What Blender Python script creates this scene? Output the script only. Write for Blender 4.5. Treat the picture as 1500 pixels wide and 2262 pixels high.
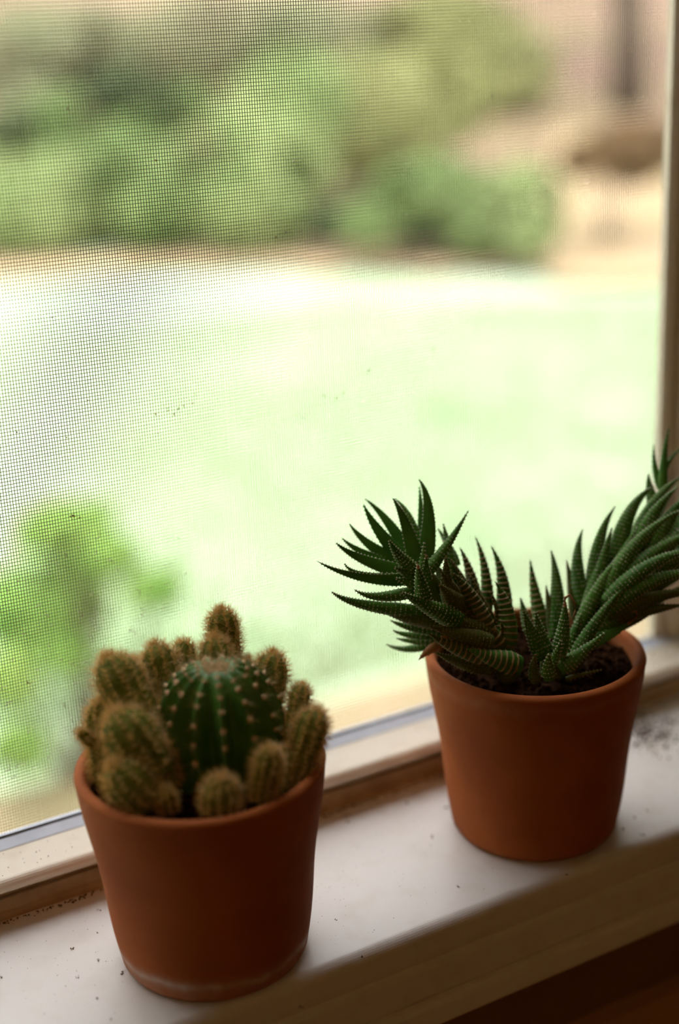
import bpy, math, random
import numpy as np
from mathutils import Vector, Matrix, noise

for o in list(bpy.data.objects):
    bpy.data.objects.remove(o, do_unlink=True)
scene = bpy.context.scene
C = scene.collection
R = math.radians
random.seed(11)

# ------------------------------------------------------------------ camera
FPX, YAW, PITCH, ROLL = 3146.05, R(28.763), R(19.216), R(2.465)
CAM = Vector((-0.1653, -0.4088, 0.3172))
FW = Vector((math.sin(YAW)*math.cos(PITCH), math.cos(YAW)*math.cos(PITCH), -math.sin(PITCH)))
_r = Vector((math.cos(YAW), -math.sin(YAW), 0)); _d = FW.cross(_r)
RT = math.cos(ROLL)*_r + math.sin(ROLL)*_d
DN = -math.sin(ROLL)*_r + math.cos(ROLL)*_d
cd = bpy.data.cameras.new('camera')
cd.sensor_fit = 'VERTICAL'; cd.sensor_height = 36.0; cd.sensor_width = 24.0
cd.lens = FPX/2262*36
cd.clip_start = 0.02; cd.clip_end = 200
cd.dof.use_dof = True; cd.dof.focus_distance = 0.522; cd.dof.aperture_fstop = 3.2
cam = bpy.data.objects.new('camera', cd); C.objects.link(cam)
M = Matrix((RT, -DN, -FW)).transposed().to_4x4(); M.translation = CAM
cam.matrix_world = M
scene.camera = cam

# ------------------------------------------------------------------ sky, sun, exposure
world = bpy.data.worlds.new('sky'); scene.world = world; world.use_nodes = True
wn = world.node_tree.nodes; wl = world.node_tree.links
bg = wn['Background']
tc = wn.new('ShaderNodeTexCoord'); sx = wn.new('ShaderNodeSeparateXYZ')
mr = wn.new('ShaderNodeMapRange')            # overcast sky: zenith three times the horizon
mr.inputs['From Min'].default_value = 0; mr.inputs['From Max'].default_value = 1
mr.inputs['To Min'].default_value = 1/3; mr.inputs['To Max'].default_value = 1
SKY = 3.2
ml = wn.new('ShaderNodeMath'); ml.operation = 'MULTIPLY'; ml.inputs[1].default_value = SKY
wl.new(tc.outputs['Generated'], sx.inputs[0]); wl.new(sx.outputs['Z'], mr.inputs['Value'])
wl.new(mr.outputs[0], ml.inputs[0]); wl.new(ml.outputs[0], bg.inputs['Strength'])
bg.inputs['Color'].default_value = (1.0, 0.965, 0.96, 1)
sd = bpy.data.lights.new('hazy_sun', 'SUN'); sd.energy = 1.1; sd.angle = R(6); sd.color = (1, 0.95, 0.85)
sun = bpy.data.objects.new('hazy_sun', sd); C.objects.link(sun)
sun.rotation_euler = Vector((0.25, 0.75, -1.15)).to_track_quat('-Z', 'Y').to_euler()
vs = scene.view_settings
vs.view_transform = 'Standard'; vs.look = 'None'; vs.gamma = 1; vs.use_curve_mapping = False
vs.exposure = 1.8
scene.cycles.max_bounces = 6; scene.cycles.diffuse_bounces = 4; scene.cycles.glossy_bounces = 2; scene.cycles.transmission_bounces = 4
scene.cycles.caustics_reflective = False; scene.cycles.caustics_refractive = False

# ------------------------------------------------------------------ helpers
def at(px, py, depth):
    return CAM + depth*(FW + RT*((px-750)/FPX) + DN*((py-1131)/FPX))
def on_plane(px, py, axis, val):
    ray = FW + RT*((px-750)/FPX) + DN*((py-1131)/FPX)
    return CAM + ray*((val-CAM[axis])/ray[axis])

class MB:
    def __init__(s): s.v = []; s.f = []; s.m = []
    def add(s, vs, fs, mi=0):
        o = len(s.v); s.v.extend(vs); s.f.extend([tuple(i+o for i in f) for f in fs]); s.m.extend([mi]*len(fs))
    def box(s, x0, x1, y0, y1, z0, z1, mi=0):
        s.add([(x0,y0,z0),(x1,y0,z0),(x1,y1,z0),(x0,y1,z0),(x0,y0,z1),(x1,y0,z1),(x1,y1,z1),(x0,y1,z1)],
              [(0,3,2,1),(4,5,6,7),(0,1,5,4),(1,2,6,5),(2,3,7,6),(3,0,4,7)], mi)
    def prism_x(s, prof, x0, x1, mi=0):      # profile (y,z) anticlockwise seen from +x
        n = len(prof)
        vs = [(x0,y,z) for y,z in prof]+[(x1,y,z) for y,z in prof]
        fs = [(i,(i+1)%n,n+(i+1)%n,n+i) for i in range(n)]+[tuple(range(n-1,-1,-1)),tuple(range(n,2*n))]
        s.add(vs, fs, mi)
    def prism_z(s, prof, z0, z1, mi=0):      # profile (x,y)
        n = len(prof)
        vs = [(x,y,z0) for x,y in prof]+[(x,y,z1) for x,y in prof]
        fs = [(i,(i+1)%n,n+(i+1)%n,n+i) for i in range(n)]+[tuple(range(n-1,-1,-1)),tuple(range(n,2*n))]
        s.add(vs, fs, mi)
    def lathe(s, prof, n=64, c=(0,0,0), mi=0, jit=0):
        vs = []; fs = []
        for r,z in prof:
            for k in range(n):
                a = 2*math.pi*k/n; vs.append((c[0]+r*math.cos(a), c[1]+r*math.sin(a), c[2]+z))
        for i in range(len(prof)-1):
            for k in range(n):
                k2 = (k+1)%n; fs.append((i*n+k, i*n+k2, (i+1)*n+k2, (i+1)*n+k))
        s.add(vs, fs, mi)
    def tube(s, pts, rad, n=7, mi=0, cap=True):
        pts = [Vector(p) for p in pts]; vs = []; fs = []
        if not hasattr(rad, '__len__'): rad = [rad]*len(pts)
        up = Vector((0.31,0.22,0.93))
        for i,p in enumerate(pts):
            t = (pts[min(i+1,len(pts)-1)]-pts[max(i-1,0)]).normalized()
            a = t.cross(up); a = a.normalized() if a.length > 1e-5 else t.orthogonal().normalized()
            b = t.cross(a)
            for k in range(n):
                q = 2*math.pi*k/n; vs.append(p+rad[i]*(math.cos(q)*a+math.sin(q)*b))
        for i in range(len(pts)-1):
            for k in range(n):
                k2 = (k+1)%n; fs.append((i*n+k, i*n+k2, (i+1)*n+k2, (i+1)*n+k))
        if cap: fs.append(tuple(range(n-1,-1,-1))); fs.append(tuple(range((len(pts)-1)*n, len(pts)*n)))
        s.add(vs, fs, mi)
    def bump(s, p, n, t, r, h, mi=0, stretch=1.0):     # low dome: p centre, n normal, t tangent
        b = n.cross(t)
        vs = [p+n*h]; k = 5
        for i in range(k):
            a = 2*math.pi*i/k; vs.append(p+(t*math.cos(a)*r + b*math.sin(a)*r*stretch)-n*h*0.25)
        s.add(vs, [(0,1+i,1+(i+1)%k) for i in range(k)], mi)
    def crumb(s, p, r, rng, mi=0, flat=1.0):
        vs = []
        for d in ((1,0,0),(-1,0,0),(0,1,0),(0,-1,0),(0,0,1),(0,0,-1)):
            k = r*rng.uniform(.55,1.3); vs.append((p[0]+d[0]*k+rng.uniform(-.3,.3)*r, p[1]+d[1]*k+rng.uniform(-.3,.3)*r, p[2]+d[2]*k*flat))
        s.add(vs, [(0,2,4),(2,1,4),(1,3,4),(3,0,4),(2,0,5),(1,2,5),(3,1,5),(0,3,5)], mi)
    def build(s, name, mats, parent=None, smooth=False, bevel=0, subsurf=0, kind=None):
        me = bpy.data.meshes.new(name)
        me.from_pydata([tuple(v) for v in s.v], [], s.f)
        if not isinstance(mats, (list,tuple)): mats = [mats]
        for m in mats: me.materials.append(m)
        me.polygons.foreach_set('material_index', s.m)
        if smooth: me.polygons.foreach_set('use_smooth', [True]*len(s.f))
        me.update()
        o = bpy.data.objects.new(name, me); C.objects.link(o)
        if parent is not None: o.parent = parent; o.matrix_parent_inverse = parent.matrix_world.inverted()
        if bevel:
            b = o.modifiers.new('bevel', 'BEVEL'); b.width = bevel; b.segments = 3; b.limit_method = 'ANGLE'; b.angle_limit = R(40)
        if kind: o['kind'] = kind
        return o

def empty(name, loc):
    o = bpy.data.objects.new(name, None); C.objects.link(o); o.location = loc; o.empty_display_size = .02
    o.matrix_world = Matrix.Translation(Vector(loc))
    return o
def tag(o, label, cat, group=None, kind=None):
    o['label'] = label; o['category'] = cat
    if group: o['group'] = group
    if kind: o['kind'] = kind
    return o

def mat(name, col, rough=.6, col2=None, scale=30, bump=0, bscale=200, spec=.4, detail=2.5, metal=0, lo=.35, hi=.65, transl=0, sss=0):
    m = bpy.data.materials.new(name); m.use_nodes = True
    nt = m.node_tree; N = nt.nodes; L = nt.links; p = N['Principled BSDF']
    p.inputs['Base Color'].default_value = (*col, 1); p.inputs['Roughness'].default_value = rough
    p.inputs['Specular IOR Level'].default_value = spec; p.inputs['Metallic'].default_value = metal
    g = N.new('ShaderNodeTexCoord')
    if col2 is not None:
        n = N.new('ShaderNodeTexNoise'); n.inputs['Scale'].default_value = scale; n.inputs['Detail'].default_value = detail
        r = N.new('ShaderNodeValToRGB'); r.color_ramp.elements[0].position = lo; r.color_ramp.elements[1].position = hi
        r.color_ramp.elements[0].color = (*col,1); r.color_ramp.elements[1].color = (*col2,1)
        L.new(g.outputs['Object'], n.inputs['Vector']); L.new(n.outputs['Fac'], r.inputs['Fac']); L.new(r.outputs['Color'], p.inputs['Base Color'])
        m['ramp'] = r.name
    if bump:
        n2 = N.new('ShaderNodeTexNoise'); n2.inputs['Scale'].default_value = bscale; n2.inputs['Detail'].default_value = 3
        b = N.new('ShaderNodeBump'); b.inputs['Strength'].default_value = bump; b.inputs['Distance'].default_value = .001
        L.new(g.outputs['Object'], n2.inputs['Vector']); L.new(n2.outputs['Fac'], b.inputs['Height']); L.new(b.outputs['Normal'], p.inputs['Normal'])
    if transl:
        t = N.new('ShaderNodeBsdfTranslucent'); mx = N.new('ShaderNodeMixShader'); mx.inputs[0].default_value = transl
        if col2 is not None: L.new(r.outputs['Color'], t.inputs['Color'])
        else: t.inputs['Color'].default_value = (*col,1)
        L.new(p.outputs[0], mx.inputs[1]); L.new(t.outputs[0], mx.inputs[2]); L.new(mx.outputs[0], N['Material Output'].inputs['Surface'])
    return m

# ------------------------------------------------------------------ materials
m_sill = mat('white_gloss_paint', (.76,.74,.72), .36, (.66,.61,.55), 55, .05, 90, lo=.52, hi=.9, detail=6)
m_frame = mat('cream_window_vinyl', (.74,.68,.56), .45, (.64,.56,.43), 60, .06, 200, lo=.5, hi=.8)
m_alu = mat('blue_grey_metal', (.55,.60,.70), .5, (.48,.53,.62), 120, .05, 300)
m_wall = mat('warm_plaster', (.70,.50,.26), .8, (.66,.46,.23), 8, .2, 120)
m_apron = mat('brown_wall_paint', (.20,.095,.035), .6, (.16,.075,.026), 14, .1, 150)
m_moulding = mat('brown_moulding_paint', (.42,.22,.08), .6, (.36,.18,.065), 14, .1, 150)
m_ceil = mat('ceiling_paint', (.75,.62,.42), .9)
m_floor = mat('brown_floor_wood', (.28,.14,.06), .4, (.20,.09,.035), 12)
m_wire = mat('screen_wire', (.085,.078,.038), .7, spec=.2)
m_lint = mat('grey_lint', (.50,.47,.40), .9)
m_dirt = mat('dark_soil', (.013,.006,.003), 1, (.040,.017,.007), 400, spec=.02)
m_crumb = mat('soil_crumbs', (.08,.045,.022), .95, (.15,.09,.05), 300, spec=.1)

# ------------------------------------------------------------------ window, sill, walls, room
X0, X1 = -.66, .32            # window opening
ZB, ZT = -.05, 1.05
def structure(o): o['kind'] = 'structure'; return o
# wall with the window opening: room face y=-.012, outer face y=.135
w = MB()
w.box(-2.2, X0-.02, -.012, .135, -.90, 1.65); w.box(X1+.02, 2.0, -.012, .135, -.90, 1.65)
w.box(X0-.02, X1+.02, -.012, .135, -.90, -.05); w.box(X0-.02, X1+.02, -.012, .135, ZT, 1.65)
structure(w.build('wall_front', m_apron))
for nm, b in (('wall_left', (-2.3,-2.2,-3.6,.135,-.90,1.65)), ('wall_right', (2.0,2.1,-3.6,.135,-.90,1.65)), ('wall_back', (-2.3,2.1,-3.7,-3.6,-.90,1.65))):
    w = MB(); w.box(*b); structure(w.build(nm, m_wall))
w = MB(); w.box(-2.3,2.1,-3.7,.135,1.65,1.75); structure(w.build('ceiling', m_ceil))
w = MB(); w.box(-2.3,2.1,-3.7,.135,-1.0,-.90); fl = structure(w.build('floor', m_floor))
# sill board with a moulded nosing
prof = [(.058,0),(-.0295,0)]
for k in range(1,9):
    a = R(90+k*90/8*1.0); prof.append((-.0295+.0045*math.cos(a), -.0045+.0045*math.sin(a)))
prof += [(-.034,-.0105),(-.0335,-.0135),(-.0312,-.0150),(-.0312,-.0165),(-.0330,-.0180),(-.0333,-.0300),(-.0318,-.0325),(-.0318,-.0345),(-.0335,-.0362),(-.0338,-.0440),(-.0325,-.0455),(.058,-.0455)]
s = MB(); s.prism_x(prof, X0-.06, X1+.06)
sill = structure(s.build('trim_1', m_sill, bevel=.0006)); sill['label'] = 'white painted window sill with a moulded front edge'
# apron moulding below the sill
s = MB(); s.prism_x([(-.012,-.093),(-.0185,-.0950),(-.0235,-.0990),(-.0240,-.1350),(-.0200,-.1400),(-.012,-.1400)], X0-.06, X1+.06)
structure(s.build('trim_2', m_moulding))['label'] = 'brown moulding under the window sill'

win = empty('window_1', (-.17, .07, 0)); win['kind'] = 'structure'; win['label'] = 'cream framed window with a ledge along its bottom'
# bottom rail: ledge with a rounded lip, dark gap below it
prof = [(.0880,.0178),(.0600,.0182)]
for k in range(0,9):
    a = R(90+k*20); prof.append((.0566+.0029*math.cos(a), .0154+.0029*math.sin(a)))
prof += [(.0640,.0125),(.0640,.0060),(.0880,.0060)]
s = MB(); s.prism_x(prof, X0, X1); s.build('bottom_rail', m_frame, win, bevel=.0004)
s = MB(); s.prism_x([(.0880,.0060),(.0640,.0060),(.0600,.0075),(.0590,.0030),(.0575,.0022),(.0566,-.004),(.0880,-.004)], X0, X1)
s.build('lower_bead', mat('tan_shaded_bead', (.40,.28,.16), .7, (.30,.20,.11), 90), win, bevel=.0004)  # bead colour set dark tan to deepen the shade under the ledge lip
XR = .2790
s = MB(); s.prism_z([(XR,.0835),(XR+.0015,.0815),(XR+.0045,.0812),(XR+.0050,.0840),(XR+.0072,.0840),(XR+.0078,.0790),(X1,.0770),(X1,.0900),(XR+.001,.0885)], .0160, ZT)
s.build('right_stile', m_frame, win, bevel=.0005)
s = MB(); s.box(.3005, X1+.02, -.012, .0770, 0, ZT); s.build('right_jamb', m_frame, win, bevel=.001)
s = MB(); s.box(X0-.02, X0+.02, -.012, .130, 0, ZT); s.build('left_jamb', m_frame, win, bevel=.001)
s = MB(); s.box(X0, X1, -.012, .130, ZT-.03, ZT); s.build('head_jamb', m_frame, win, bevel=.001)
# insect screen
scr = empty('insect_screen', (-.17, .0835, .0165))
tag(scr, 'fine dark insect screen mesh stretched across the window opening', 'screen')
s = MB(); s.prism_x([(.0755,.0165),(.0756,.0182),(.0816,.0194),(.0828,.0195),(.0860,.0195),(.0860,.0160)], X0+.02, XR+.040)
s.build('bottom_bar', m_alu, scr, bevel=.0003)
s = MB(); s.tube([(X0+.02,.0826,.0196),(XR,.0826,.0196)], .0006, 6); s.build('spline', mat('black_spline', (.03,.03,.025), .6), scr)
PXW, PZW, WR = .00107, .00131, .000098
YS = .0842
rng = random.Random(3)
s = MB()
x = X0+.02
def wire(s, a, b, axis, r):      # long thin square bar
    if axis == 'z': s.box(a[0]-r, a[0]+r, a[1]-r, a[1]+r, a[2], b, 0)
    else: s.box(a[0], b, a[1]-r, a[1]+r, a[2]-r, a[2]+r, 0)
segs = 6
while x < XR:
    wire(s, (x+rng.gauss(0,.00002), YS, .0185), ZT-.03, 'z', WR); x += PXW
z = .0200
while z < ZT-.03:
    wire(s, (X0+.02, YS+.00016, z+rng.gauss(0,.00002)), XR+.001, 'x', WR); z += PZW
s.build('mesh', m_wire, scr, kind='stuff')
# lint and specks caught in the screen
s = MB(); rng = random.Random(5)
spots = [(160,1142,12,.5),(165,1140,6,.5),(176,1144,6,.5),(68,1510,9,.6),(62,1508,8,.6),(295,1102,5,.6),(287,824,5,.6),(345,355,7,.6),(840,440,6,.6),(610,525,6,.6),(395,903,7,.9),(372,905,7,.9),(384,914,7,.9),(405,896,6,.8),(365,897,6,.8),(345,915,8,.7),(425,890,6,.7),(430,872,5,.7),
         (760,868,8,.9),(745,880,9,.9),(718,876,9,.8),(655,916,6,.8),(815,818,7,.8),(837,808,6,.7),(573,1246,7,.8),(600,1210,5,.8),(40,1282,4,.6),(234,1122,5,.6),(185,1120,4,.6),(825,540,5,.8),(350,958,4,.6),(150,240,6,.6),(1390,110,8,.6),(958,770,6,.6)]
for (px,py,r,f) in spots:
    p = on_plane(px,py,1,YS-.0003)
    for k in range(3):
        s.crumb((p.x+rng.uniform(-.4,.4)*r/5500, p.y, p.z+rng.uniform(-.4,.4)*r/5500), r/5500*.34*rng.uniform(.6,1), rng, 0)
s.build('specks', mat('brown_specks', (.34,.27,.11), .9), scr, kind='stuff')
s = MB()
for k in range(90):
    px = rng.uniform(0,420); py = rng.uniform(1150,1720)
    p = on_plane(px,py,1,YS-.0004); a = rng.uniform(0,3.14); l = rng.uniform(.0004,.0022)
    s.tube([p, p+Vector((math.cos(a)*l,-.0002,math.sin(a)*l)), p+Vector((math.cos(a+.5)*l*1.7,0,math.sin(a+.5)*l*1.7))], .00012, 4)
for k in range(60):
    px = rng.uniform(0,1400); py = rng.uniform(0,1500); p = on_plane(px,py,1,YS-.0004)
    s.crumb(p, rng.uniform(.0002,.0005), rng)
s.build('lint', m_lint, scr, kind='stuff')

# soil dust and crumbs on the sill
s = MB(); rng = random.Random(8)
def sill_pt(px,py): return on_plane(px,py,2,0.0003)
for k in range(1500):                                  # caulk line along the frame
    x = rng.uniform(-.12,.30); dens = .5+.5*noise.noise((x*40,0,3))
    if rng.random() > dens+ (.45 if x > .2 else 0): continue
    s.crumb((x, .0562-abs(rng.gauss(0,.0011 if x < .2 else .006)), .0002), rng.uniform(.00012,.00055), rng)
for (px,py,r) in [(763,1798,9),(766,1815,9),(760,1788,7),(897,1773,9),(820,1765,6),(985,1783,7),(220,2010,6),(160,2096,7),(268,2149,7),(170,2158,5),(0,2158,6),(742,2032,4),(799,2112,7),(663,2224,8),(215,2060,4),(218,2120,5),(215,2205,4),(245,2250,5),(1010,1958,6),(955,1848,6),(1375,1830,7),(1400,1805,6),(1420,1845,8),(1430,1790,6),(1250,1931,6)]:
    p = sill_pt(px,py)
    for k in range(4): s.crumb((p.x+rng.uniform(-.5,.5)*r/5500, p.y+rng.uniform(-.7,.7)*r/5500, p.z), r/5500*.36*rng.uniform(.5,1), rng)
for k in range(1300):
    p = sill_pt(rng.uniform(0,1500), rng.uniform(1600,2262))
    if p.y > .05 or p.y < -.026 or p.x > .30: continue
    s.crumb(p, rng.uniform(.00005,.00019), rng)
for k in range(480):                                   # heavier spill by the second pot
    p = sill_pt(rng.gauss(1425,50), rng.gauss(1612,22))
    if p.y > .056: continue
    s.crumb(p, rng.uniform(.0002,.0009), rng)
o = s.build('soil_crumbs', m_crumb, kind='stuff'); tag(o, 'dark soil crumbs scattered along the back of the white sill', 'soil', kind='stuff')
s = MB()
for k in range(700):
    x = rng.uniform(.20,.30); y = rng.uniform(.058,.075)
    s.crumb((x,y,.0182), rng.uniform(.0001,.0005), rng)
for k in range(120):
    s.crumb((rng.uniform(-.12,.2), rng.uniform(.058,.075), .0182), rng.uniform(.0001,.0003), rng)
o = s.build('ledge_dust', m_crumb, kind='stuff'); tag(o, 'brown dust on the cream window ledge', 'dust', kind='stuff')

# warm pendant lamp burning deeper in the room
lamp = empty('pendant_lamp', (-.9,-2.2,1.65)); tag(lamp, 'warm pendant lamp with a cream drum shade hanging from the ceiling', 'lamp')
s = MB(); s.tube([(-.9,-2.2,1.65),(-.9,-2.2,1.30)], .004, 8); s.build('cord', m_wire, lamp)
s = MB(); s.lathe([(.16,-.22),(.162,-.22),(.142,0),(.14,0),(.158,-.218)], 40, (-.9,-2.2,1.30)); s.build('lamp_shade', mat('cream_shade', (.7,.55,.35), .8, transl=.5), lamp, smooth=True)
m_bulb = mat('frosted_bulb', (.9,.8,.6), .4)
ld = bpy.data.lights.new('bulb_light', 'POINT'); ld.energy = 2.3; ld.color = (1,.56,.20); ld.shadow_soft_size = .03
lo_ = bpy.data.objects.new('bulb_light', ld); C.objects.link(lo_); lo_.location = (-.9,-2.2,1.085); lo_.parent = lamp; lo_.matrix_parent_inverse = lamp.matrix_world.inverted()
s = MB(); s.lathe([(.0001,-.05),(.03,-.04),(.05,0),(.04,.035),(.015,.06),(.013,.09),(.0001,.09)], 20, (-.9,-2.2,1.17)); s.build('bulb', m_bulb, lamp, smooth=True)

# ------------------------------------------------------------------ pots
def pot_material(name, stain):
    m = mat(name, (.40,.118,.030), .8, (.32,.088,.022), 26, .25, 350, spec=.18)
    nt = m.node_tree; N = nt.nodes; L = nt.links; p = N['Principled BSDF']
    src = p.inputs['Base Color'].links[0].from_socket
    g = N.new('ShaderNodeTexCoord'); sp = N.new('ShaderNodeSeparateXYZ'); L.new(g.outputs['Object'], sp.inputs[0])
    n = N.new('ShaderNodeTexNoise'); n.inputs['Scale'].default_value = 90; n.inputs['Detail'].default_value = 5; L.new(g.outputs['Object'], n.inputs['Vector'])
    ad = N.new('ShaderNodeMath'); ad.operation = 'MULTIPLY_ADD'; L.new(n.outputs['Fac'], ad.inputs[0]); ad.inputs[1].default_value = .006; L.new(sp.outputs['Z'], ad.inputs[2])
    cr = N.new('ShaderNodeValToRGB'); e = cr.color_ramp.elements
    mrg = N.new('ShaderNodeMapRange'); mrg.inputs['From Max'].default_value = .08; L.new(ad.outputs[0], mrg.inputs['Value']); L.new(mrg.outputs[0], cr.inputs['Fac'])
    if stain == 'lime':      # chalky lime line above the foot
        pts = [(0,.10),(.10,.25),(.135,.75),(.165,.10),(.2,0),(1,0)]; c = (.62,.52,.44,1)
    else:
        pts = [(0,.10),(.10,0),(.88,0),(.93,.10),(.97,.02),(1,0)]; c = (.55,.42,.28,1)
    while len(e) < len(pts): e.new(.5)
    for el,(q,v_) in zip(e, pts): el.position = q; el.color = (v_,v_,v_,1)
    n2 = N.new('ShaderNodeTexNoise'); n2.inputs['Scale'].default_value = 140; L.new(g.outputs['Object'], n2.inputs['Vector'])
    mul = N.new('ShaderNodeMath'); mul.operation = 'MULTIPLY'; mul.use_clamp = True
    m2 = N.new('ShaderNodeMath'); m2.operation = 'MULTIPLY'; m2.inputs[1].default_value = 1.7; L.new(n2.outputs['Fac'], m2.inputs[0])
    L.new(cr.outputs['Color'], mul.inputs[0]); L.new(m2.outputs[0], mul.inputs[1])
    mx = N.new('ShaderNodeMix'); mx.data_type = 'RGBA'; L.new(mul.outputs[0], mx.inputs['Factor']); L.new(src, mx.inputs['A']); mx.inputs['B'].default_value = c
    L.new(mx.outputs['Result'], p.inputs['Base Color'])
    return m
H, RR, RB = .0771, .0435, .0338
def make_pot(parent, c, m):
    prof = [(0,.0005),(RB-.004,.0002),(RB-.0012,.0008),(RB,.0030)]
    for k in range(1,12): t = k/12; prof.append((RB+(RR-.0003-RB)*t+.0004*math.sin(t*9), .003+(H-.0055)*t))
    prof += [(RR-.0002,H-.0030),(RR,H-.0022),(RR-.0004,H-.0010),(RR-.0014,H-.0002),(RR-.0026,H),(RR-.0037,H-.0006),(RR-.0043,H-.0020),(RR-.0046,H-.006),(RR-.0062,H-.020),(RB-.002,.02),(0,.018)]
    p = MB(); p.lathe(prof, 96); o = p.build('pot', m, None, smooth=True)
    o.location = c; o.parent = parent; o.matrix_parent_inverse = parent.matrix_world.inverted()
    return o
def make_soil(parent, c, zs, seed):
    rng = random.Random(seed); s = MB(); n = 40; rs = [.0001,.006,.012,.018,.024,.030,.0345,.0386]
    vs = []; fs = []
    for i,r in enumerate(rs):
        for k in range(n):
            a = 2*math.pi*k/n; x = c[0]+r*math.cos(a); y = c[1]+r*math.sin(a)
            vs.append((x,y,zs+.0022*noise.noise((x*130,y*130,seed))+.0012*noise.noise((x*400,y*400,seed))))
    for i in range(len(rs)-1):
        for k in range(n): k2=(k+1)%n; fs.append((i*n+k,(i+1)*n+k,(i+1)*n+k2,i*n+k2))
    s.add(vs, fs)
    for k in range(900):
        r = .0375*math.sqrt(rng.random()); a = rng.uniform(0,6.283); x = c[0]+r*math.cos(a); y = c[1]+r*math.sin(a)
        s.crumb((x,y,zs+.0022*noise.noise((x*130,y*130,seed))+.0004), rng.uniform(.0004,.0016), rng)
    return s.build('soil', m_dirt, parent, kind='stuff')

# ------------------------------------------------------------------ cactus
P1 = Vector((0,0,0)); P2 = Vector((.1476,.0056,0))
cactus = empty('potted_cactus', P1)
tag(cactus, 'round ribbed cactus crowded by fuzzy golden offsets in terracotta pot with lime-stained foot', 'potted plant', 'potted succulents on the sill')
make_pot(cactus, P1, pot_material('terracotta_limed', 'lime'))
make_soil(cactus, P1, .0685, 2)
m_cact = mat('cactus_skin', (.042,.135,.016), .45, (.075,.185,.028), 90, .1, 300, spec=.35)
m_pup = mat('offset_skin', (.085,.110,.014), .75, (.13,.15,.022), 120, .15, 400, spec=.1)
m_felt = mat('areole_felt', (.50,.30,.14), .9, (.68,.52,.30), 300)
m_spine = mat('golden_spines', (.86,.68,.36), .5, transl=.5)
m_spine2 = mat('pale_spines', (.66,.54,.30), .5, transl=.35)

def spine(mb, p, d, L, r, rng):
    a = d.orthogonal().normalized(); b = d.cross(a)
    bend = Vector((rng.uniform(-1,1),rng.uniform(-1,1),rng.uniform(-1,1)))*.12*L
    mb.add([p+a*r, p-a*r*.5+b*r*.87, p-a*r*.5-b*r*.87, p+d*L+bend], [(0,1,3),(1,2,3),(2,0,3)])
def spine_tuft(mb, p, n, rng, count, L, spread, r):
    t = n.orthogonal().normalized(); b = n.cross(t)
    for k in range(count):
        a = rng.uniform(0,6.283); th = R(rng.uniform(8,spread))
        d = (n*math.cos(th)+(t*math.cos(a)+b*math.sin(a))*math.sin(th)).normalized()
        spine(mb, p, d, L*rng.uniform(.55,1.15), r, rng)

# main globe
gc = at(486,1592,.488); GR, GH = .0205, .0218
NRIB = 13
def globe(th, ph, amp=1):      # ph: 0 at top .. pi bottom
    k = 1-abs(math.sin(NRIB*th/2))
    rib = (k**.95)*.0066*min(1, math.sin(ph)*2.4)
    r = GR-.0050+rib
    rr = r*math.sin(ph)**.92
    z = GH*math.cos(ph) - .0022*math.exp(-(ph/.22)**2)
    if ph > math.pi/2: z = GH*1.25*math.cos(ph); rr = r*(math.sin(ph)**.6)
    return Vector((rr*math.cos(th), rr*math.sin(th), z))
s = MB(); nth = NRIB*12; nph = 34; vs = []; fs = []
for i in range(nph):
    ph = .03+(math.pi*.93)*i/(nph-1)
    for k in range(nth): vs.append(gc+globe(2*math.pi*k/nth, ph))
for i in range(nph-1):
    for k in range(nth): k2=(k+1)%nth; fs.append((i*nth+k,(i+1)*nth+k,(i+1)*nth+k2,i*nth+k2))
s.add(vs, fs); body = s.build('body', m_cact, cactus, smooth=True)
fe = MB(); sp = MB(); rng = random.Random(4)
for k in range(NRIB):
    th = 2*math.pi*k/NRIB
    for i,ph in enumerate((.17,.30,.46,.66,.90,1.17,1.46,1.78,2.12)):
        ph += (.09 if k%2 else 0)*min(1,ph)+rng.uniform(-.03,.03)
        p = globe(th, ph); e = .01
        n = (globe(th+e,ph)-globe(th-e,ph)).cross(globe(th,ph+e)-p); n = n if n.dot(p) > 0 else -n; n.normalize()
        t = n.orthogonal().normalized()
        fe.bump(gc+p-n*.0002, n, t, rng.uniform(.0010,.0014)*(1 if ph>.5 else .8), .0011)
        spine_tuft(sp, gc+p, n, rng, 14 if ph > .4 else 16, .0048 if ph > .4 else .0034, 80, .00006)
for i in range(70):
    a = rng.uniform(0,6.283); q = rng.uniform(0,.26); p = globe(a,max(.03,q)); n = Vector((math.cos(a)*q*2,math.sin(a)*q*2,1)).normalized()
    fe.bump(gc+p, n, n.orthogonal().normalized(), rng.uniform(.0005,.0009), .0008)
    spine_tuft(sp, gc+p, n, rng, 3, .0028, 60, .00006)
fe.build('areoles', m_felt, body, smooth=True, kind='stuff')
sp.build('spines', m_spine2, body, kind='stuff')

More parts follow.
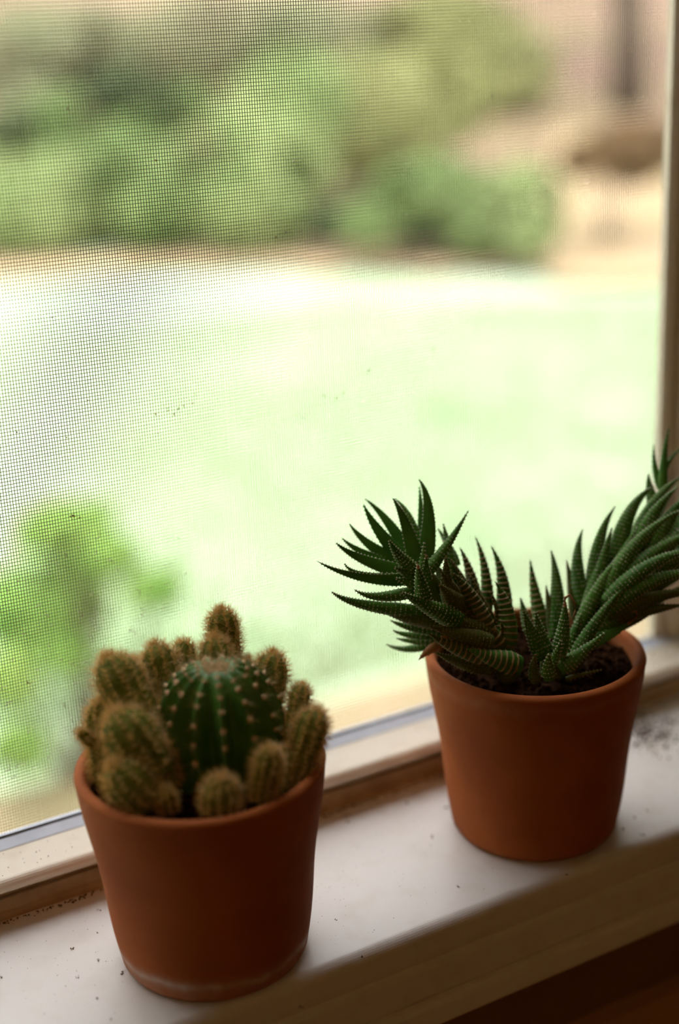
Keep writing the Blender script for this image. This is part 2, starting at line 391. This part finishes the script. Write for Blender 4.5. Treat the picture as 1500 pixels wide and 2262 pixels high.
def pup(tip, base, rpx, ribs, fuzz, seed, pale=False):
    # tip and base are (px, py, depth)
    rng = random.Random(seed)
    T = at(*tip); B = at(*base); Rr = rpx/FPX*tip[2]
    ax = (T-B); L = ax.length; ax.normalize(); u = ax.orthogonal().normalized(); v = ax.cross(u)
    cap = min(Rr*1.15, L*.8); s0 = L-cap
    def pr(sv):
        if sv > s0: q = (sv-s0)/cap; return Rr*math.sqrt(max(0,1-q*q))
        return Rr*(.72+.28*(sv/s0)**.5)
    def surf(th, sv):
        r = pr(sv)*(1-.055*(1-abs(math.cos(ribs*th/2))))
        return B+ax*sv+u*(r*math.cos(th))+v*(r*math.sin(th))
    sv = [s0*i/7 for i in range(8)]+[s0+cap*math.sin(math.pi/2*i/7) for i in range(1,8)]
    n = ribs*6; vs=[]; fs=[]
    for q in sv:
        for k in range(n): vs.append(surf(2*math.pi*k/n, min(q,L*.9995)))
    for i in range(len(sv)-1):
        for k in range(n): k2=(k+1)%n; fs.append((i*n+k,i*n+k2,(i+1)*n+k2,(i+1)*n+k))
    s = MB(); s.add(vs, fs); o = s.build('offset', m_pup, cactus, smooth=True)
    sp = MB(); fe = MB()
    step = max(.0013, Rr*.25)
    # areoles by arc length along the profile
    arc = []; prev = None; acc = 0; pos = 0
    qs = [L*i/200 for i in range(201)]
    for q in qs:
        cur = (pr(min(q,L)), q)
        if prev: acc += math.hypot(cur[0]-prev[0], cur[1]-prev[1])
        prev = cur
        if acc >= step: arc.append(q); acc = 0
    for j,q in enumerate(arc):
        for k in range(ribs):
            if pr(q) < Rr*.30 and k%2: continue
            th = 2*math.pi*k/ribs
            qq = min(L*.999, q+(step*.5 if k%2 else 0)+rng.uniform(-.3,.3)*step); th += rng.uniform(-.3,.3)/ribs*2
            p = surf(th, qq); e = .02
            nn = (surf(th+e,qq)-surf(th-e,qq)).cross(surf(th,min(L*.9999,qq+.0004))-surf(th,max(0,qq-.0004)))
            rad = p-(B+ax*min(qq,s0)); nn = nn if nn.dot(rad) > 0 else -nn
            if nn.length < 1e-12: nn = ax.copy()
            nn.normalize()
            fe.bump(p-nn*.0001, nn, nn.orthogonal().normalized(), .00042, .0003)
            spine_tuft(sp, p, (nn+ax*.35).normalized(), rng, fuzz+6, .0040*(.65+.35*Rr/.006), 76, .000082)
    fe.build('areoles', m_felt, o, kind='stuff'); sp.build('spines', m_spine, o, kind='stuff')
    return o
pups = [((488,1347,.510),(508,1500,.512),34,10,8),
        ((474,1408,.503),(485,1540,.500),36,10,9),
        ((404,1416,.508),(420,1540,.502),24,8,9),
        ((342,1424,.500),(385,1590,.494),38,10,9),
        ((236,1452,.490),(335,1625,.484),52,12,9),
        ((288,1458,.505),(350,1600,.497),28,9,8),
        ((224,1548,.490),(236,1730,.487),36,10,9),
        ((250,1574,.474),(355,1712,.474),60,12,8),
        ((248,1688,.465),(335,1772,.470),55,12,8),
        ((360,1742,.464),(372,1795,.468),22,8,7),
        ((350,1634,.474),(385,1740,.476),23,9,8),
        ((488,1718,.461),(487,1798,.466),41,11,8),
        ((600,1652,.466),(576,1770,.469),31,10,8),
        ((699,1568,.487),(645,1740,.481),37,10,9),
        ((668,1514,.498),(640,1640,.490),23,8,9),
        ((603,1444,.505),(585,1590,.498),37,10,9),
        ((636,1650,.482),(622,1750,.478),23,9,8),
        ((546,1456,.506),(545,1560,.500),20,8,9),
        ((176,1616,.481),(208,1648,.486),12,6,6)]
for i,(t,b,r,n,f) in enumerate(pups): pup(t,b,r,n,f,30+i)

# ------------------------------------------------------------------ haworthia
haw = empty('potted_haworthia', P2)
tag(haw, 'spiky dark green zebra succulent with two leaning stems in plain terracotta pot', 'potted plant', 'potted succulents on the sill')
make_pot(haw, P2, pot_material('terracotta_plain', 'plain'))
make_soil(haw, P2, .0700, 6)
m_leaf = mat('leaf_skin', (.044,.155,.014), .5, (.078,.215,.022), 60, .08, 300, spec=.25, transl=.16)
m_leafb = mat('leaf_bronzed', (.060,.115,.015), .5, (.100,.105,.022), 80, .08, 300, spec=.25, transl=.10)
m_tub = mat('pale_tubercles', (.44,.44,.30), .6)
m_tubb = mat('buff_bands', (.21,.15,.05), .6)
m_dry = mat('dried_tip', (.36,.17,.06), .7)

def leaf(pts, W, nrm, style, parent, seed, thick=.42, name='leaf'):
    """pts: base, control, tip in world space; nrm: direction the convex, warty side faces"""
    rng = random.Random(seed)
    b0, c0, t0 = [Vector(p) for p in pts]
    NR, NS = 15, 12
    def cur(t): return b0*(1-t)**2 + c0*2*t*(1-t) + t0*t*t
    def tan(t): return ((c0-b0)*(1-t)+(t0-c0)*t).normalized()
    Ltot = sum((cur((i+1)/20)-cur(i/20)).length for i in range(20))
    def wid(t): return W*.5*min(1,.72+1.6*t)*max(0,(1-t**1.3))**1.05
    def frame(t):
        T = tan(t); n = nrm - T*nrm.dot(T)
        n = n.normalized() if n.length > 1e-6 else T.orthogonal().normalized()
        return T, n, T.cross(n)
    def surf(t, a):        # a in [0,pi]: convex side from edge to edge; [pi,2pi]: inner face
        T,n,s_ = frame(t); w = wid(t); c = math.cos(a); q = math.sin(a)
        if q >= 0: h = w*thick*2*(q**.85)*(.75+.25*abs(q))
        else: h = -w*thick*.35*abs(q)*(1-t*.3)
        return cur(t)+s_*(w*c)+n*h
    mb = MB(); vs=[]; fs=[]
    for i in range(NR):
        t = (i/(NR-1))**.85*.995
        for k in range(NS): vs.append(surf(t, 2*math.pi*k/NS))
    for i in range(NR-1):
        for k in range(NS): k2=(k+1)%NS; fs.append((i*NS+k,i*NS+k2,(i+1)*NS+k2,(i+1)*NS+k))
    fs.append(tuple(range((NR-1)*NS,NR*NS)))
    mb.add(vs, fs, 0)
    if style[-1] == 'D': mb.m = [2]*len(mb.m)
    if style[-1] == 'd':   # dry tip
        for i,f in enumerate(mb.f):
            if i//NS >= NR-4: mb.m[i] = 2
    sp = .0014 if style[0] == 's' else .0021
    nb = int(Ltot/sp)
    for j in range(1, nb):
        t = j/nb
        if t > .96: break
        w = wid(t)
        if style[0] == 'b' and t < .8:
            # raised transverse band
            a0, a1, m_ = .22+rng.uniform(0,.15), math.pi-.22-rng.uniform(0,.15), 7
            tw = .00032/Ltot
            vv=[]
            for q in range(m_+1):
                a = a0+(a1-a0)*q/m_; tt = t+.010*math.sin(a)*0+rng.uniform(-.004,.004)
                T,n,s_ = frame(tt); base = surf(tt,a); out = (base-cur(tt)); out = out.normalized() if out.length>1e-7 else n
                vv += [surf(tt-tw*1.6,a)-out*.0001, base+out*.00034, surf(tt+tw*1.6,a)-out*.0001]
            ff=[]
            for q in range(m_):
                o_=q*3; ff += [(o_,o_+3,o_+4,o_+1),(o_+1,o_+4,o_+5,o_+2)]
            mb.add(vv, ff, 1)
        elif style[0] in 'sb':
            n_ = max(2,int(w*2.6/.00085))
            for q in range(n_):
                a = math.pi*(q+.5)/n_ + rng.uniform(-.10,.10)
                if a < .1 or a > math.pi-.1 or rng.random() < .12: continue
                T,n,s_ = frame(t); p = surf(t,a); out = (p-cur(t)); out = out.normalized() if out.length>1e-7 else n
                out = (out-T*out.dot(T)).normalized()
                mb.bump(p-out*.00004, out, T, rng.uniform(.00019,.00031), rng.uniform(.00018,.0003), 1, 1.4)
        # toothed margins
        T,n,s_ = frame(t)
        for sg in (1,-1):
            p = cur(t)+s_*w*sg
            mb.bump(p, s_*sg, T, .0004, .00045, 1 if style[0]!='m' else 0)
    mats = [m_leafb if 'z' in style else m_leaf, m_tubb if style[0]=='b' or 'z' in style else m_tub, m_dry]
    return mb.build(name, mats, parent, smooth=False)

def px_leaf(tip, ctrl, base, w, face, db, dt, style, parent, seed, twist=0):
    b = at(*base, db); t = at(*tip, dt); c = at(*ctrl, (db+dt)/2)
    T = (t-b).normalized(); view = (CAM-c).normalized()*face
    n = (view - T*view.dot(T)).normalized()
    n = Matrix.Rotation(R(twist), 3, T) @ n
    o = leaf([b,c,t], w/FPX*(db+dt)/2, n, style, parent, seed)
    for p_ in o.data.polygons: p_.use_smooth = (p_.material_index != 1)
    return o

def stem(pts, r, name='stem'):
    mb = MB(); P = [at(*p) for p in pts]
    # smooth the polyline
    Q = []
    for i in range(len(P)-1):
        p0 = P[max(i-1,0)]; p1=P[i]; p2=P[i+1]; p3=P[min(i+2,len(P)-1)]
        for k in range(6):
            t=k/6; Q.append(.5*((2*p1)+(p2-p0)*t+(2*p0-5*p1+4*p2-p3)*t*t+(3*p1-p0-3*p2+p3)*t**3))
    Q.append(P[-1])
    mb.tube(Q, [r]*(len(Q)-1)+[r*.6], 10)
    o = mb.build(name, m_leafb, haw, smooth=True)
    return o, Q
stA, QA = stem([(1130,1500,.552),(1070,1410,.548),(985,1330,.541),(925,1265,.536)], .0042)
stB, QB = stem([(1240,1500,.553),(1320,1370,.557),(1425,1270,.562),(1530,1180,.567),(1610,1110,.570)], .0045)
stC, QC = stem([(1215,1500,.544),(1218,1455,.545)], .0042)

def fill(st, Q, n, L, W, spread, seed, t0=.1, t1=1, style='s', lift=0):
    rng = random.Random(seed)
    for i in range(n):
        f = t0+(t1-t0)*i/max(1,n-1); k = min(len(Q)-2, int(f*(len(Q)-1))); u = f*(len(Q)-1)-k
        p = Q[k].lerp(Q[k+1], min(1,u)); T = (Q[k+1]-Q[k]).normalized()
        a = i*2.2166+rng.uniform(-.15,.15); x = T.orthogonal().normalized(); y = T.cross(x)
        rad = x*math.cos(a)+y*math.sin(a); sp_ = R(spread+rng.uniform(-7,7))
        l = L*rng.uniform(.85,1.1)
        b = p+rad*.0028; c = b+(T*math.cos(sp_*1.25)+rad*math.sin(sp_*1.25))*l*.5
        t = c+(T*math.cos(sp_*.55)+rad*math.sin(sp_*.55)+Vector((0,0,lift)))*l*.5
        o = leaf([b,c,t], W*rng.uniform(.9,1.1), rad, style, st, seed*100+i)
        for p_ in o.data.polygons: p_.use_smooth = (p_.material_index != 1)
fill(stA, QA, 20, .022, .0105, 34, 7, .12, .66, 'sz')
fill(stB, QB, 40, .038, .0100, 22, 8, .16, 1.0, 's')

A = [ # tip, ctrl, base, width px, face, base depth, tip depth, style
 ((698,1238),(790,1292),(908,1290),34,-1,.536,.530,'s'),
 ((760,1243),(776,1282),(895,1280),24,-1,.536,.534,'s'),
 ((740,1197),(782,1240),(896,1268),38,-1,.538,.534,'s'),
 ((754,1187),(792,1228),(890,1258),34,-1,.541,.543,'s'),
 ((771,1155),(800,1205),(890,1250),36,-1,.541,.545,'s'),
 ((802,1111),(824,1172),(896,1250),42,-1,.540,.545,'m'),
 ((804,1100),(862,1142),(908,1240),36,-1,.543,.552,'s'),
 ((866,1098),(902,1150),(912,1250),42,-1,.540,.540,'s'),
 ((869,1100),(918,1130),(934,1230),30,1,.545,.552,'s'),
 ((924,1057),(964,1106),(944,1240),42,-1,.542,.545,'s'),
 ((926,1070),(932,1125),(938,1220),26,-1,.546,.555,'m'),
 ((858,1190),(874,1226),(906,1262),42,1,.533,.521,'s'),
 ((1037,1124),(992,1205),(946,1278),34,1,.536,.540,'s'),
 ((922,1242),(926,1275),(938,1330),42,1,.527,.519,'sd'),
 ((943,1222),(938,1245),(946,1290),24,1,.534,.528,'sd'),
 ((985,1226),(985,1265),(990,1330),38,1,.533,.527,'sz'),
 ((978,1153),(992,1205),(1000,1290),34,1,.545,.550,'s'),
 ((965,1165),(985,1190),(1010,1250),24,1,.550,.556,'s'),
 ((1014,1206),(1044,1260),(1052,1350),38,1,.549,.552,'bz'),
 ((1048,1181),(1080,1250),(1076,1350),32,1,.552,.556,'b'),
 ((1083,1202),(1124,1275),(1110,1380),44,1,.553,.556,'b'),
 ((995,1262),(1050,1305),(1080,1420),56,1,.540,.532,'bz'),
 ((1092,1282),(1136,1340),(1112,1440),58,1,.543,.541,'b'),
 ((731,1306),(772,1342),(930,1350),36,1,.536,.528,'s'),
 ((781,1301),(822,1332),(915,1306),32,1,.531,.527,'s'),
 ((884,1306),(930,1335),(1015,1372),54,1,.532,.519,'s'),
 ((822,1334),(880,1365),(985,1372),52,1,.540,.532,'sz'),
 ((860,1369),(900,1392),(985,1392),34,1,.545,.544,'s'),
 ((866,1391),(892,1408),(975,1404),26,1,.548,.550,'s'),
 ((873,1409),(905,1420),(970,1414),24,1,.550,.553,'s'),
 ((850,1421),(890,1446),(960,1420),24,1,.553,.560,'s'),
 ((944,1383),(1000,1398),(1085,1420),52,1,.535,.524,'sz'),
 ((944,1397),(1000,1440),(1085,1446),56,1,.536,.526,'bz'),
 ((1030,1432),(1075,1452),(1148,1470),60,1,.537,.528,'b'),
 ((960,1440),(1000,1462),(1070,1475),40,1,.540,.531,'sz'),
 ((924,1460),(938,1440),(968,1425),26,1,.546,.546,'mzD'),
 ((1040,1345),(1065,1375),(1110,1430),44,1,.541,.534,'bz'),
 ((965,1350),(1010,1375),(1080,1400),48,1,.538,.526,'sz'),
]
Cc = [
 ((1171,1232),(1178,1305),(1200,1390),40,1,.560,.562,'b'),
 ((1149,1318),(1156,1345),(1170,1400),26,1,.556,.556,'s'),
 ((1155,1344),(1168,1385),(1198,1455),40,1,.543,.534,'s'),
 ((1183,1346),(1188,1390),(1210,1450),40,1,.542,.537,'s'),
 ((1216,1212),(1238,1285),(1228,1410),46,1,.556,.560,'s'),
 ((1251,1234),(1262,1290),(1275,1370),34,1,.562,.564,'sz'),
 ((1206,1290),(1212,1330),(1222,1400),26,1,.556,.558,'sz'),
 ((1247,1318),(1252,1375),(1232,1455),42,1,.540,.536,'sd'),
 ((1397,1280),(1322,1350),(1262,1468),38,1,.543,.543,'s'),
 ((1340,1394),(1292,1440),(1238,1478),42,1,.541,.536,'s'),
 ((1404,1366),(1360,1400),(1290,1425),34,-1,.548,.546,'md'),
 ((1290,1345),(1270,1390),(1242,1460),34,1,.545,.548,'s'),
 ((1216,1440),(1206,1462),(1214,1500),36,1,.535,.530,'s'),
 ((1240,1408),(1236,1440),(1218,1468),26,1,.536,.530,'s'),
 ((1187,1440),(1172,1470),(1184,1506),32,1,.538,.533,'sz'),
 ((1334,1478),(1300,1486),(1250,1500),13,1,.542,.540,'sz'),
]
B = [
 ((1289,1166),(1262,1225),(1288,1335),42,1,.561,.563,'s'),
 ((1361,1116),(1312,1180),(1312,1310),44,1,.559,.560,'s'),
 ((1353,1162),(1338,1210),(1322,1290),30,1,.556,.556,'s'),
 ((1448,1072),(1368,1115),(1356,1285),54,1,.560,.562,'s'),
 ((1510,1050),(1420,1100),(1385,1270),50,1,.562,.566,'s'),
 ((1433,1044),(1430,1078),(1450,1130),32,1,.566,.568,'s'),
 ((1446,976),(1438,1030),(1462,1085),18,1,.568,.574,'m'),
 ((1479,940),(1462,1010),(1464,1090),24,1,.567,.572,'m'),
 ((1520,980),(1470,1010),(1462,1060),14,1,.568,.575,'m'),
 ((1400,1205),(1330,1255),(1268,1420),40,1,.549,.550,'s'),
 ((1520,1120),(1400,1170),(1345,1300),42,1,.549,.552,'s'),
 ((1560,1170),(1450,1190),(1350,1310),46,1,.550,.548,'s'),
 ((1560,1215),(1450,1210),(1340,1330),46,1,.546,.542,'s'),
 ((1580,1265),(1450,1250),(1345,1345),46,1,.546,.542,'s'),
 ((1570,1310),(1450,1300),(1340,1360),46,1,.548,.546,'sz'),
 ((1520,1335),(1440,1345),(1345,1365),42,1,.551,.550,'sz'),
 ((1470,1330),(1420,1365),(1330,1390),40,1,.552,.552,'sz'),
 ((1500,1075),(1450,1110),(1410,1200),40,1,.556,.556,'s'),
 ((1540,1080),(1480,1120),(1440,1220),44,1,.556,.556,'s'),
]
A += [((898,1205),(902,1235),(928,1285),26,-1,.536,.533,'m'),((915,1196),(922,1232),(930,1285),26,-1,.538,.541,'m'),((938,1192),(934,1235),(930,1285),24,1,.535,.533,'s'),
      ((880,1222),(892,1246),(926,1288),28,1,.534,.526,'s'),((868,1252),(892,1262),(930,1292),30,1,.533,.525,'s'),((870,1276),(895,1284),(935,1300),30,1,.532,.526,'s')]
for i,(t,c,b,w,f,db,dt,stl) in enumerate(A):
    if i < 13: b = (b[0]+(930-b[0])*.65, b[1]+(1272-b[1])*.65)
    px_leaf(t,c,b,w,f,db,dt,stl,stA,1000+i, twist=((i*37)%40-20))
for i,(t,c,b,w,f,db,dt,stl) in enumerate(Cc): px_leaf(t,c,b,w,f,db,dt,stl,stC,2000+i, twist=((i*37)%30-15))
for i,(t,c,b,w,f,db,dt,stl) in enumerate(B): px_leaf(t,c,b,w,f,db,dt,stl,stB,3000+i, twist=((i*37)%40-20))
# dried curled leaf ends
for pts in ([(1247,1322),(1258,1314),(1269,1330),(1271,1350),(1263,1370)], [(1404,1366),(1408,1357),(1404,1350),(1395,1353)]):
    mb = MB(); dd = .536 if pts[0][0] < 1300 else .546
    mb.tube([at(x,y,dd) for x,y in pts], [.0006,.0005,.0004,.0003,.0002][:len(pts)], 6); mb.build('curled_tip', m_dry, haw, smooth=True)

# ------------------------------------------------------------------ garden
GZ = -1.28
m_lawn = mat('pale_lawn', (.262,.372,.215), .9, (.335,.402,.29), .9, spec=.1)
m_grass = mat('grass_blade', (.25,.37,.175), .8, (.335,.402,.25), 1.5, spec=.1, transl=.2)
m_path = mat('sandy_path', (.27,.215,.135), .95, (.175,.155,.085), 3.2, .5, 30, spec=.1)
m_bank = mat('pinkish_bank', (.225,.15,.115), .95, (.20,.16,.095), .8, .5, 10, spec=.1)
m_bark = mat('tree_bark', (.06,.045,.032), .95, (.10,.075,.055), 14, .5, 30)
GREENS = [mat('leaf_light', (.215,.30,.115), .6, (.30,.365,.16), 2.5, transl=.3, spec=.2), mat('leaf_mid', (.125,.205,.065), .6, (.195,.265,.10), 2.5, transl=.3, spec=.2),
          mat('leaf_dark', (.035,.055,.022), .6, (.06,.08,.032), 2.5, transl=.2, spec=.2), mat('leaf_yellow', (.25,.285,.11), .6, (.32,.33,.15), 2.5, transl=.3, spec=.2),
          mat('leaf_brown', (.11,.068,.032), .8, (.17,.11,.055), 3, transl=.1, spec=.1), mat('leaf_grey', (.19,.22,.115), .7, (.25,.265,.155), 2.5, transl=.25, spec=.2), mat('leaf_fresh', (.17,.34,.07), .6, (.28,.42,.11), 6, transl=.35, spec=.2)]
def gz(x, y):
    d = y+.55*(x-1.5)*.6
    return GZ + max(0, d-10.2)*.16
vs=[]; fs=[]; xs=[-14+i*1.0 for i in range(56)]; ys=[.135,1.2,2.3,3.5]+[5+1.0*i for i in range(40)]
for y in ys:
    for x in xs: vs.append((x,y,gz(x,y)+(.02*noise.noise((x*.7,y*.7,0)) if y>.2 else 0)))
for j in range(len(ys)-1):
    for i in range(len(xs)-1): k=j*len(xs)+i; fs.append((k,k+1,k+len(xs)+1,k+len(xs)))
lawn_f=[]; bank_f=[]
for f in fs:
    c = sum((Vector(vs[i]) for i in f), Vector())/4
    (bank_f if c.y+.33*(c.x-1.5) > 10.4 else lawn_f).append(f)
s=MB(); s.add(vs, lawn_f); o=s.build('lawn', m_lawn, smooth=True, kind='structure'); o['label']='bright pale lawn outside the window'
s=MB(); s.add(vs, bank_f); o=s.build('bank', m_bank, smooth=True, kind='structure'); o['label']='pinkish brown earth bank behind the shrubs'
# sandy strip beside the house with a ragged edge
s=MB(); n=120; vs=[]; fs=[]
for i in range(n):
    x=-6+14*i/(n-1); e=2.40+.16*noise.noise((x*1.7,0,1))+.07*noise.noise((x*6,0,4))
    vs+= [(x,.136,GZ+.012),(x,e*.6,GZ+.03),(x,e,GZ+.012)]
for i in range(n-1): fs+=[(i*3,i*3+3,i*3+4,i*3+1),(i*3+1,i*3+4,i*3+5,i*3+2)]
s.add(vs,fs); o=s.build('sandy_path', m_path, smooth=True, kind='structure'); o['label']='sandy bare strip of ground beside the house'
# tan bare soil along the foot of the shrubs, wider below the brush heap
s=MB(); vs=[]; fs=[]; n=60
for i in range(n):
    px=-120+1800*i/(n-1); lo=608+16*noise.noise((px*.012,0,2))+(25 if px>1200 else 0)+(20 if px<300 else 0); hi=520-(120 if px>1220 else 0)
    for k in range(5):
        p=on_plane(px,lo+(hi-lo)*k/4,2,GZ); vs.append((p.x,p.y,gz(p.x,p.y)+.03))
for i in range(n-1):
    for k in range(4): a=i*5+k; fs.append((a,a+5,a+6,a+1))
s.add(vs,fs); o=s.build('bare_soil', mat('tan_bare_soil', (.36,.275,.175), .95, (.31,.25,.14), 1.2, .5, 12, spec=.1), smooth=True, kind='structure'); o['label']='tan bare soil along the foot of the garden shrubs'
# grass blades on the lawn that the window shows
s=MB(); rng=random.Random(2)
for k in range(26000):
    d=3.2+5.0*rng.random()**1.2; px=rng.uniform(-100,1600)
    ray=FW+RT*((px-750)/FPX); g=Vector((ray.x,ray.y,0)).normalized()
    p=Vector((CAM.x,CAM.y,0))+g*d
    if p.y<2.45: continue
    a=rng.uniform(0,6.28); h=rng.uniform(.03,.07); wv=Vector((math.cos(a),math.sin(a),0))*.006
    b=Vector((p.x,p.y,gz(p.x,p.y)-.01)); t=b+Vector((rng.uniform(-.03,.03),rng.uniform(-.03,.03),h))
    s.add([b-wv,b+wv,t],[(0,1,2)])
o=s.build('grass', m_grass, kind='stuff'); tag(o,'short pale grass blades covering the lawn','grass',kind='stuff')

def shrub(name, label, cat, lobes, n, size, mi, group=None, seed=0, stems=True):
    """lobes: (px, py, depth, rx px, ry px)"""
    rng=random.Random(seed); L=[]
    for (px,py,d,rx,ry) in lobes: L.append((at(px,py+(18 if name=='garden_shrub' else 0),d), rx/FPX*d, ry/FPX*d))
    c0=L[0][0]; base=Vector((sum(l[0].x for l in L)/len(L), sum(l[0].y for l in L)/len(L), 0)); base.z=gz(base.x,base.y)
    root=empty(name, base); tag(root,label,cat,group)
    tot=sum(a*b for _,a,b in L); mb=MB()
    for (c,rx,rz) in L:
        m=int(n*rx*rz/tot)
        for k in range(m):
            v=Vector((rng.gauss(0,1),rng.gauss(0,1),rng.gauss(0,1))).normalized()
            q=rng.random()**.38
            p=c+Vector((v.x*rx,v.y*rx*.85,v.z*rz))*q
            if noise.noise(p*(1.6/max(rx,.15)))<-.22: continue
            g_=gz(p.x,p.y)
            if p.z<g_+.01: p.z=g_+rng.uniform(.01,.06)
            nn=(v+Vector((rng.gauss(0,.6),rng.gauss(0,.6),rng.gauss(.5,.5)))).normalized()
            t=nn.orthogonal().normalized(); t=Matrix.Rotation(rng.uniform(0,6.28),3,nn)@t; b=nn.cross(t); sz=size*rng.uniform(.6,1.3)
            mb.add([p-t*sz, p+b*sz*.45, p+t*sz, p-b*sz*.45],[(0,1,2),(0,2,3)])
    mb.build('foliage', GREENS[mi], root, kind='stuff')
    for (c,rx,rz) in L:
        for k in range(3):
            e=c+Vector((rng.uniform(-.5,.5)*rx,rng.uniform(-.4,.4)*rx,rng.uniform(-.3,.5)*rz))
            b=base+Vector((rng.uniform(-.05,.05),rng.uniform(-.05,.05),-.03)); mid=b.lerp(e,.5)+Vector((rng.uniform(-.1,.1)*rx,0,.15*rz))
            r=max(.006,.03*rx); st=MB(); st.tube([b,mid,e],[r,r*.7,r*.3],6); st.build('branch', m_bark, root)
    return root
G='shrubs beyond the lawn'
shrub('garden_shrub','light green shrub at far left edge of the lawn','shrub',[(90,430,10.4,210,130),(30,330,10.9,120,110)],5200,.055,0,G,1)
shrub('garden_shrub','mid green rounded shrub under the dark evergreen','shrub',[(330,420,10.3,190,140),(300,320,10.6,140,90),(150,250,10.9,110,80),(415,220,11.2,80,60)],5200,.055,1,G,2)
shrub('garden_shrub','dark evergreen shrub with blackish crown, upper left','shrub',[(285,180,10.9,105,62),(340,225,10.8,70,50),(25,265,10.3,60,40)],3600,.06,2,G,3)
shrub('garden_shrub','broad pale green shrub in the middle of the lawn edge','shrub',[(560,380,10.0,200,170),(640,220,10.8,160,130)],6000,.055,0,G,4)
shrub('garden_shrub','yellowish green loose shrub above the arching one','shrub',[(830,240,11.4,220,150),(960,200,11.8,150,110)],5200,.055,3,G,5)
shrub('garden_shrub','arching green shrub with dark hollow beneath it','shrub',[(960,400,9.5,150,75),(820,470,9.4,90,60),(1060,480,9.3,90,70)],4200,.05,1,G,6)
shrub('garden_shrub','dark leaf mass filled in as the shade under the arching shrub','shrub',[(930,490,9.6,110,40),(730,480,9.8,60,40)],2000,.05,2,G,7)  # added dark leaves; their colour stands in for shade in the hollow
shrub('garden_shrub','compact bright green shrub left of the brown heap','shrub',[(1150,440,9.2,110,100),(1170,500,8.9,60,50)],3200,.05,0,G,8)
shrub('garden_shrub','grey green hedge far back at top centre','shrub',[(520,60,15.5,260,110),(700,70,15.2,220,110)],5200,.07,5,G,9)
shrub('garden_shrub','grey green bush far back at top left','shrub',[(120,90,15.5,230,110),(60,200,14.5,90,60)],4200,.07,5,G,10)
shrub('garden_shrub','yellowish bush far back at top right, left of the tree','shrub',[(980,60,15,210,110),(1130,140,14.2,120,90)],4200,.07,3,G,11)
shrub('brush_heap','low heap of dark brown brush at the foot of the tree','brush',[(1395,335,9.8,130,72),(1300,350,9.5,75,48)],4200,.045,4,None,12)
shrub('bush','leafy green bush growing close to the window behind the cactus','bush',[(100,1340,3.3,140,110),(150,1160,3.15,110,60),(235,1225,3.1,70,50),(350,1295,3.1,80,30),(165,1440,3.1,60,50),(40,1650,2.9,60,45),(20,1500,3.0,60,60)],3400,.034,6,None,13)
# tree trunk
tb=at(1388,265,14.5); tb.z=gz(tb.x,tb.y)
tr=empty('tree',tb); tag(tr,'slender dark tree trunk rising beyond the brown brush heap','tree')
s=MB(); top=at(1375,-420,14.0); s.tube([tb-Vector((0,0,.1)), tb.lerp(top,.3)+Vector((.03,0,0)), tb.lerp(top,.65)-Vector((.02,0,0)), top],[.20,.17,.15,.11],12); s.build('trunk',m_bark,tr,smooth=True)
s=MB()
for a in (-.5,.6,1.7,3.0):
    e=top+Vector((math.cos(a)*1.1,math.sin(a)*.8,.9)); s=MB(); s.tube([tb.lerp(top,.9),top.lerp(e,.5)+Vector((0,0,.15)),e],[.06,.04,.015],8); s.build('branch',m_bark,tr,smooth=True)
s=MB(); rng=random.Random(77)
for k in range(5000):
    v=Vector((rng.gauss(0,1),rng.gauss(0,1),rng.gauss(0,1))).normalized()*rng.random()**.4
    p=top+Vector((v.x*1.8,v.y*1.6,1.3+v.z*.9)); t=Vector((rng.gauss(0,1),rng.gauss(0,1),rng.gauss(0,.6))).normalized(); b=t.orthogonal().normalized(); sz=.09
    s.add([p-t*sz,p+b*sz*.4,p+t*sz,p-b*sz*.4],[(0,1,2),(0,2,3)])
s.build('crown',GREENS[1],tr,kind='stuff')

# tall trees standing behind the shrubs; their crowns rise above the window's view
def tree_mesh(x, y, h, rx, seed, tm, cm):
    rng=random.Random(seed); b=Vector((x,y,gz(x,y)))
    tm.tube([b-Vector((0,0,.2)),b+Vector((.1,0,h*.4)),b+Vector((0,.1,h*.8))],[.28,.22,.08],10)
    for k in range(2600):
        v=Vector((rng.gauss(0,1),rng.gauss(0,1),rng.gauss(0,1))).normalized()*rng.random()**.4
        p=b+Vector((v.x*rx,v.y*rx*.8,h*.53+v.z*h*.47)); n=Vector((rng.gauss(0,1),rng.gauss(0,1),rng.gauss(0,1))).normalized()
        tt=n.orthogonal().normalized(); q=n.cross(tt); sz=.30*rng.uniform(.6,1.2)
        cm.add([p-tt*sz,p+q*sz*.6,p+tt*sz,p-q*sz*.6],[(0,1,2),(0,2,3)],1 if cm is tm else 0)
for az,d,h,lb,mi,sd_ in ((16,23,26,'tall leafy tree behind the grey green bush at top left',5,54),(38,23,26,'tall leafy tree behind the yellowish bush at top right',1,55)):
    x,y=math.sin(R(az))*d, math.cos(R(az))*d
    root=empty('tall_tree',(x,y,gz(x,y))); tag(root,lb,'tree','tall trees behind the garden')
    tm,cm=MB(),MB(); tree_mesh(x,y,h,4.0,sd_,tm,cm)
    tm.build('trunk',m_bark,root,smooth=True); cm.build('crown',GREENS[mi],root,kind='stuff')
wm=MB()
for i,(az,d,h) in enumerate([(-70,13,20),(-48,15,22),(-26,18,24),(-6,20,25),(60,21,24),(76,16,21)]):
    tree_mesh(math.sin(R(az))*d, math.cos(R(az))*d, h, 4.0, 60+i, wm, wm)
o=wm.build('woodland',[m_bark,GREENS[5]],kind='stuff'); tag(o,'tall leafy woodland closing in both sides of the garden','woodland',kind='stuff')
